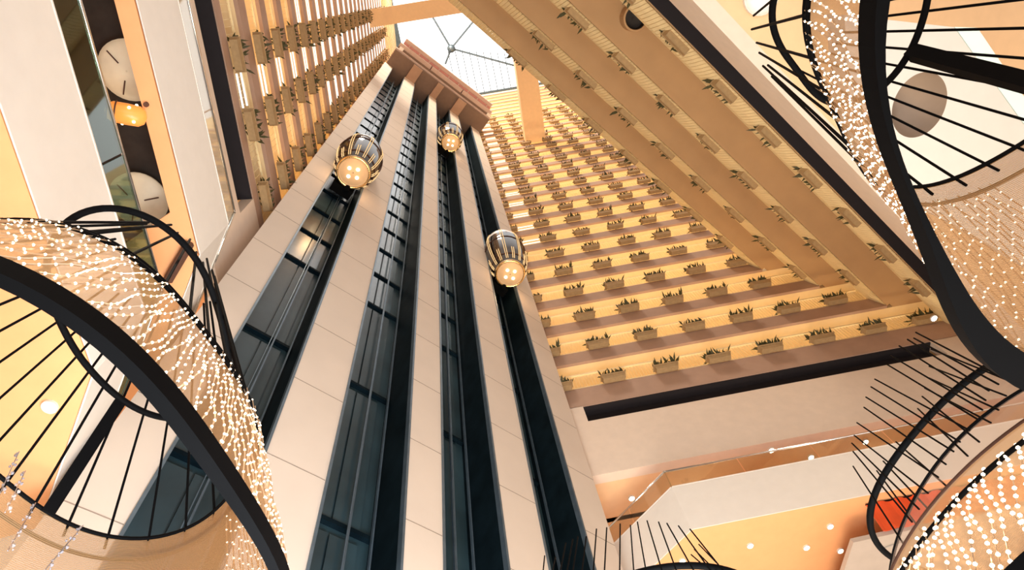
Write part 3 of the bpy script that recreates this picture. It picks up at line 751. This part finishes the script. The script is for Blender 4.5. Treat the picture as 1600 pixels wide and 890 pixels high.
    rest = MB(); vv = [tuple(x.co) for x in me.vertices]; ff = [tuple(pp.vertices) for pp in me.polygons]
    for v in pos:
        if id(v) in ids: continue
        rest.add([np.array(x) + v[0] for x in vv], ff)
    if rest.v: rest.build('string_light_bulb', 'bulb', strand, kind='stuff')
    if crystals:
        for (a, b) in crystals:
            mb = MB(); a = np.array(a) - O; b = np.array(b) - O
            rn2 = random.Random(3)
            mb.tube([a, b], 0.004, 4)
            for q in range(14):
                c = a + (b - a) * (q + 0.5) / 14 + np.array([rn2.uniform(-.02, .02) for _ in range(3)]); r = rn2.uniform(0.007, 0.016)
                mb.add([c + np.array(d) * r for d in ((1, 0, 0), (-1, 0, 0), (0, 1, 0), (0, -1, 0), (0, 0, 1.4), (0, 0, -1.4))], [(0, 2, 4), (2, 1, 4), (1, 3, 4), (3, 0, 4), (2, 0, 5), (1, 2, 5), (3, 1, 5), (0, 3, 5)])
            mb.build('crystal_string', 'crystal', t)
    if inner_light:
        d = bpy.data.lights.new('chandelier_lamp', 'POINT'); d.energy = inner_light; d.color = (1.0, 0.58, 0.24); d.shadow_soft_size = 0.4
        o = bpy.data.objects.new('chandelier_lamp', d); COL.objects.link(o); o.parent = t; o.location = (0, 0, (z2 - z1) * 0.45)
    return t

# left chandelier
AXL = (-3.1, 2.4)
L1o = [(0, 403), (90, 435), (165, 490), (250, 580), (330, 675), (395, 770), (430, 830), (452, 890)]
L1i = [(0, 450), (70, 480), (150, 545), (235, 635), (300, 715), (360, 790), (400, 850), (420, 890)]
L2p = [(0, 345), (60, 347), (140, 368), (200, 395), (270, 455), (330, 520), (375, 610), (400, 690), (0, 735), (40, 780), (75, 803), (130, 825), (200, 842), (270, 832), (320, 808)]
L3p = [(110, 345), (150, 326), (190, 325), (240, 345), (290, 385), (330, 450), (348, 510), (357, 570), (265, 652), (235, 647), (190, 625), (145, 580), (110, 535), (93, 501)]
z1, z2, z3 = 2.75, 4.5, 5.5
pl1o = ring_profile(L1o, z1 + 0.12, AXL, 1.85); pl1i = ring_profile(L1i, z1, AXL, 1.72)
pl2 = ring_profile(L2p, z2, AXL, 1.3); pl3 = ring_profile(L3p, z3, AXL, 0.95)
chandelier('large chandelier at the lower left, black ring and lit mesh seen from below', AXL, z1, pl1o, pl1i, z2, pl2, z3, pl3,
           lit=(-105, 62), nstrand=88, nb=13, bulb_r=0.0082, n_rods=28, apex=(-0.422 * 7.6, 0.263 * 7.6, 7.6), tip=0.60,
           struts=[(atz(186, 630, z3), atz(74, 802, z2), 0.075)],
           crystals=[(atz(40, 735, 4.3), atz(8, 800, 3.4)), (atz(56, 785, 4.4), atz(12, 860, 3.5)), (atz(130, 820, 4.4), atz(70, 890, 3.5)), (atz(30, 705, 4.6), atz(0, 770, 3.9))])
# right chandelier
AXR = (3.6, 0.75)
R1o = [(1330, 0), (1345, 80), (1360, 160), (1385, 250), (1410, 340), (1450, 440), (1500, 520), (1550, 575), (1600, 610)]
R1i = [(1378, 0), (1385, 80), (1395, 150), (1410, 230), (1435, 310), (1470, 390), (1520, 470), (1570, 525), (1600, 550)]
R2p = [(1250, 0), (1262, 50), (1280, 110), (1300, 170), (1330, 230), (1360, 280), (1600, 215), (1570, 245), (1530, 268), (1490, 280), (1450, 280)]
R3p = [(1205, 0), (1215, 50), (1235, 100), (1260, 130), (1290, 155), (1448, 0), (1440, 40), (1425, 75), (1400, 110), (1393, 122)]
z1, z2, z3 = 2.75, 4.4, 5.7
pr1o = ring_profile(R1o, z1 + 0.12, AXR, 1.85); pr1i = ring_profile(R1i, z1, AXR, 1.75); pr2 = ring_profile(R2p, z2, AXR, 1.1); pr3 = ring_profile(R3p, z3, AXR, 0.75)
chandelier('large chandelier at the upper right, its black ring crossing in front of the overhanging balconies', AXR, z1, pr1o, pr1i, z2, pr2, z3, pr3,
           lit=(75, 265), nstrand=88, nb=13, bulb_r=0.0082, n_rods=27, apex=(0.43 * 8.2, 0.117 * 8.2, 8.2), tip=0.56, bow=-0.05,
           struts=[(atz(1425, 82, z3), atz(1625, 135, z2), 0.085)])
# lower right chandelier
AXB = (5.03, 5.26)
B3p = [(1580, 558), (1540, 572), (1500, 600), (1460, 640), (1420, 690), (1390, 730), (1365, 780), (1357, 815), (1362, 845), (1380, 862), (1400, 865)]
B2p = [(1400, 875), (1440, 815), (1490, 755), (1540, 690), (1590, 625)]
BCp = [(1410, 850), (1430, 800), (1455, 755), (1472, 712), (1500, 680), (1540, 645), (1570, 628)]
B1p = [(1540, 912), (1568, 890), (1600, 862)]
B1q = [(1562, 935), (1590, 912), (1625, 880)]
z1, z2, z3 = 2.3, 3.5, 4.6
pb3 = ring_profile(B3p, z3, AXB, 1.5); pb2 = lambda th: 2.2; pbc = lambda th: 1.9 + 0.2 * math.exp(-((th % (2 * math.pi) - 4.1) / 0.6) ** 2)
pb1 = lambda th: 2.93; pb1q = lambda th: 2.74
rods = []
tips = [(1431, 519), (1428, 528), (1418, 530), (1405, 540), (1391, 555), (1386, 569), (1367, 592), (1361, 604), (1353, 620), (1350, 636), (1339, 660), (1335, 680), (1331, 692), (1333, 705), (1333, 728)]
ends = [(1568, 590), (1560, 600), (1545, 610), (1540, 625), (1535, 640), (1528, 655), (1515, 672), (1500, 690), (1490, 705), (1478, 725), (1466, 745), (1450, 770), (1436, 795), (1425, 815), (1412, 850)]
for a, b in zip(tips, ends): rods.append((atz(*a, 5.2), atz(*b, 3.6)))
tips2 = [(1455, 545), (1452, 572), (1451, 590), (1445, 606), (1441, 619), (1434, 638), (1400, 690), (1380, 720), (1370, 735)]
ends2 = [(1590, 600), (1572, 618), (1560, 640), (1548, 660), (1530, 690), (1512, 712), (1480, 760), (1455, 800), (1440, 830)]
for a, b in zip(tips2, ends2): rods.append((atz(*a, 5.0), atz(*b, 3.5)))
chandelier('chandelier at the lower right, with many bulbs and spread black rods', AXB, z1, pb1, pb1q, z2, pb2, z3, pb3, rods=rods,
           lit=(130, 310), nstrand=100, nb=13, bulb_r=0.015, extra_rings=[(0.74, 0.018, MT['black'])], bow=0.10, sheer=(3.8, pbc), hoop_r=0.033, lit_t=(0.05, 0.80), inner_light=12, rod_r=0.008)
# bottom chandelier
AXC = (1.17, 6.97)
C3p = [(1015, 890), (1050, 884), (1080, 883), (1110, 886), (1135, 890)]
pc3 = ring_profile(C3p, 4.6, AXC, 1.42)
rods = []
tipsC = [(851, 868), (868, 870), (884, 848), (895, 842), (903, 838), (916, 838), (932, 826), (948, 824), (969, 818), (985, 820), (996, 815), (1011, 813), (1029, 815), (1042, 817), (1060, 821), (1078, 826), (1080, 866), (1085, 858), (1092, 850)]
endsC = [(845, 930), (855, 930), (868, 930), (880, 925), (890, 925), (905, 925), (925, 920), (943, 920), (968, 915), (992, 915), (1013, 912), (1040, 910), (1062, 905), (1092, 905), (1120, 905), (1145, 910), (1125, 905), (1135, 908), (1145, 905)]
for a, b in zip(tipsC, endsC): rods.append((atz(*a, 5.2), atz(*b, 4.3)))
chandelier('chandelier cut off by the bottom edge, only rods and a hoop showing beside the tower', AXC, 3.0, lambda th: 1.28, lambda th: 1.18, 3.7, lambda th: 1.33, 4.6, pc3, rods=rods,
           lit=(0, 360), nstrand=12, nb=3, hoop_r=0.036, inner_light=0, rod_r=0.008)
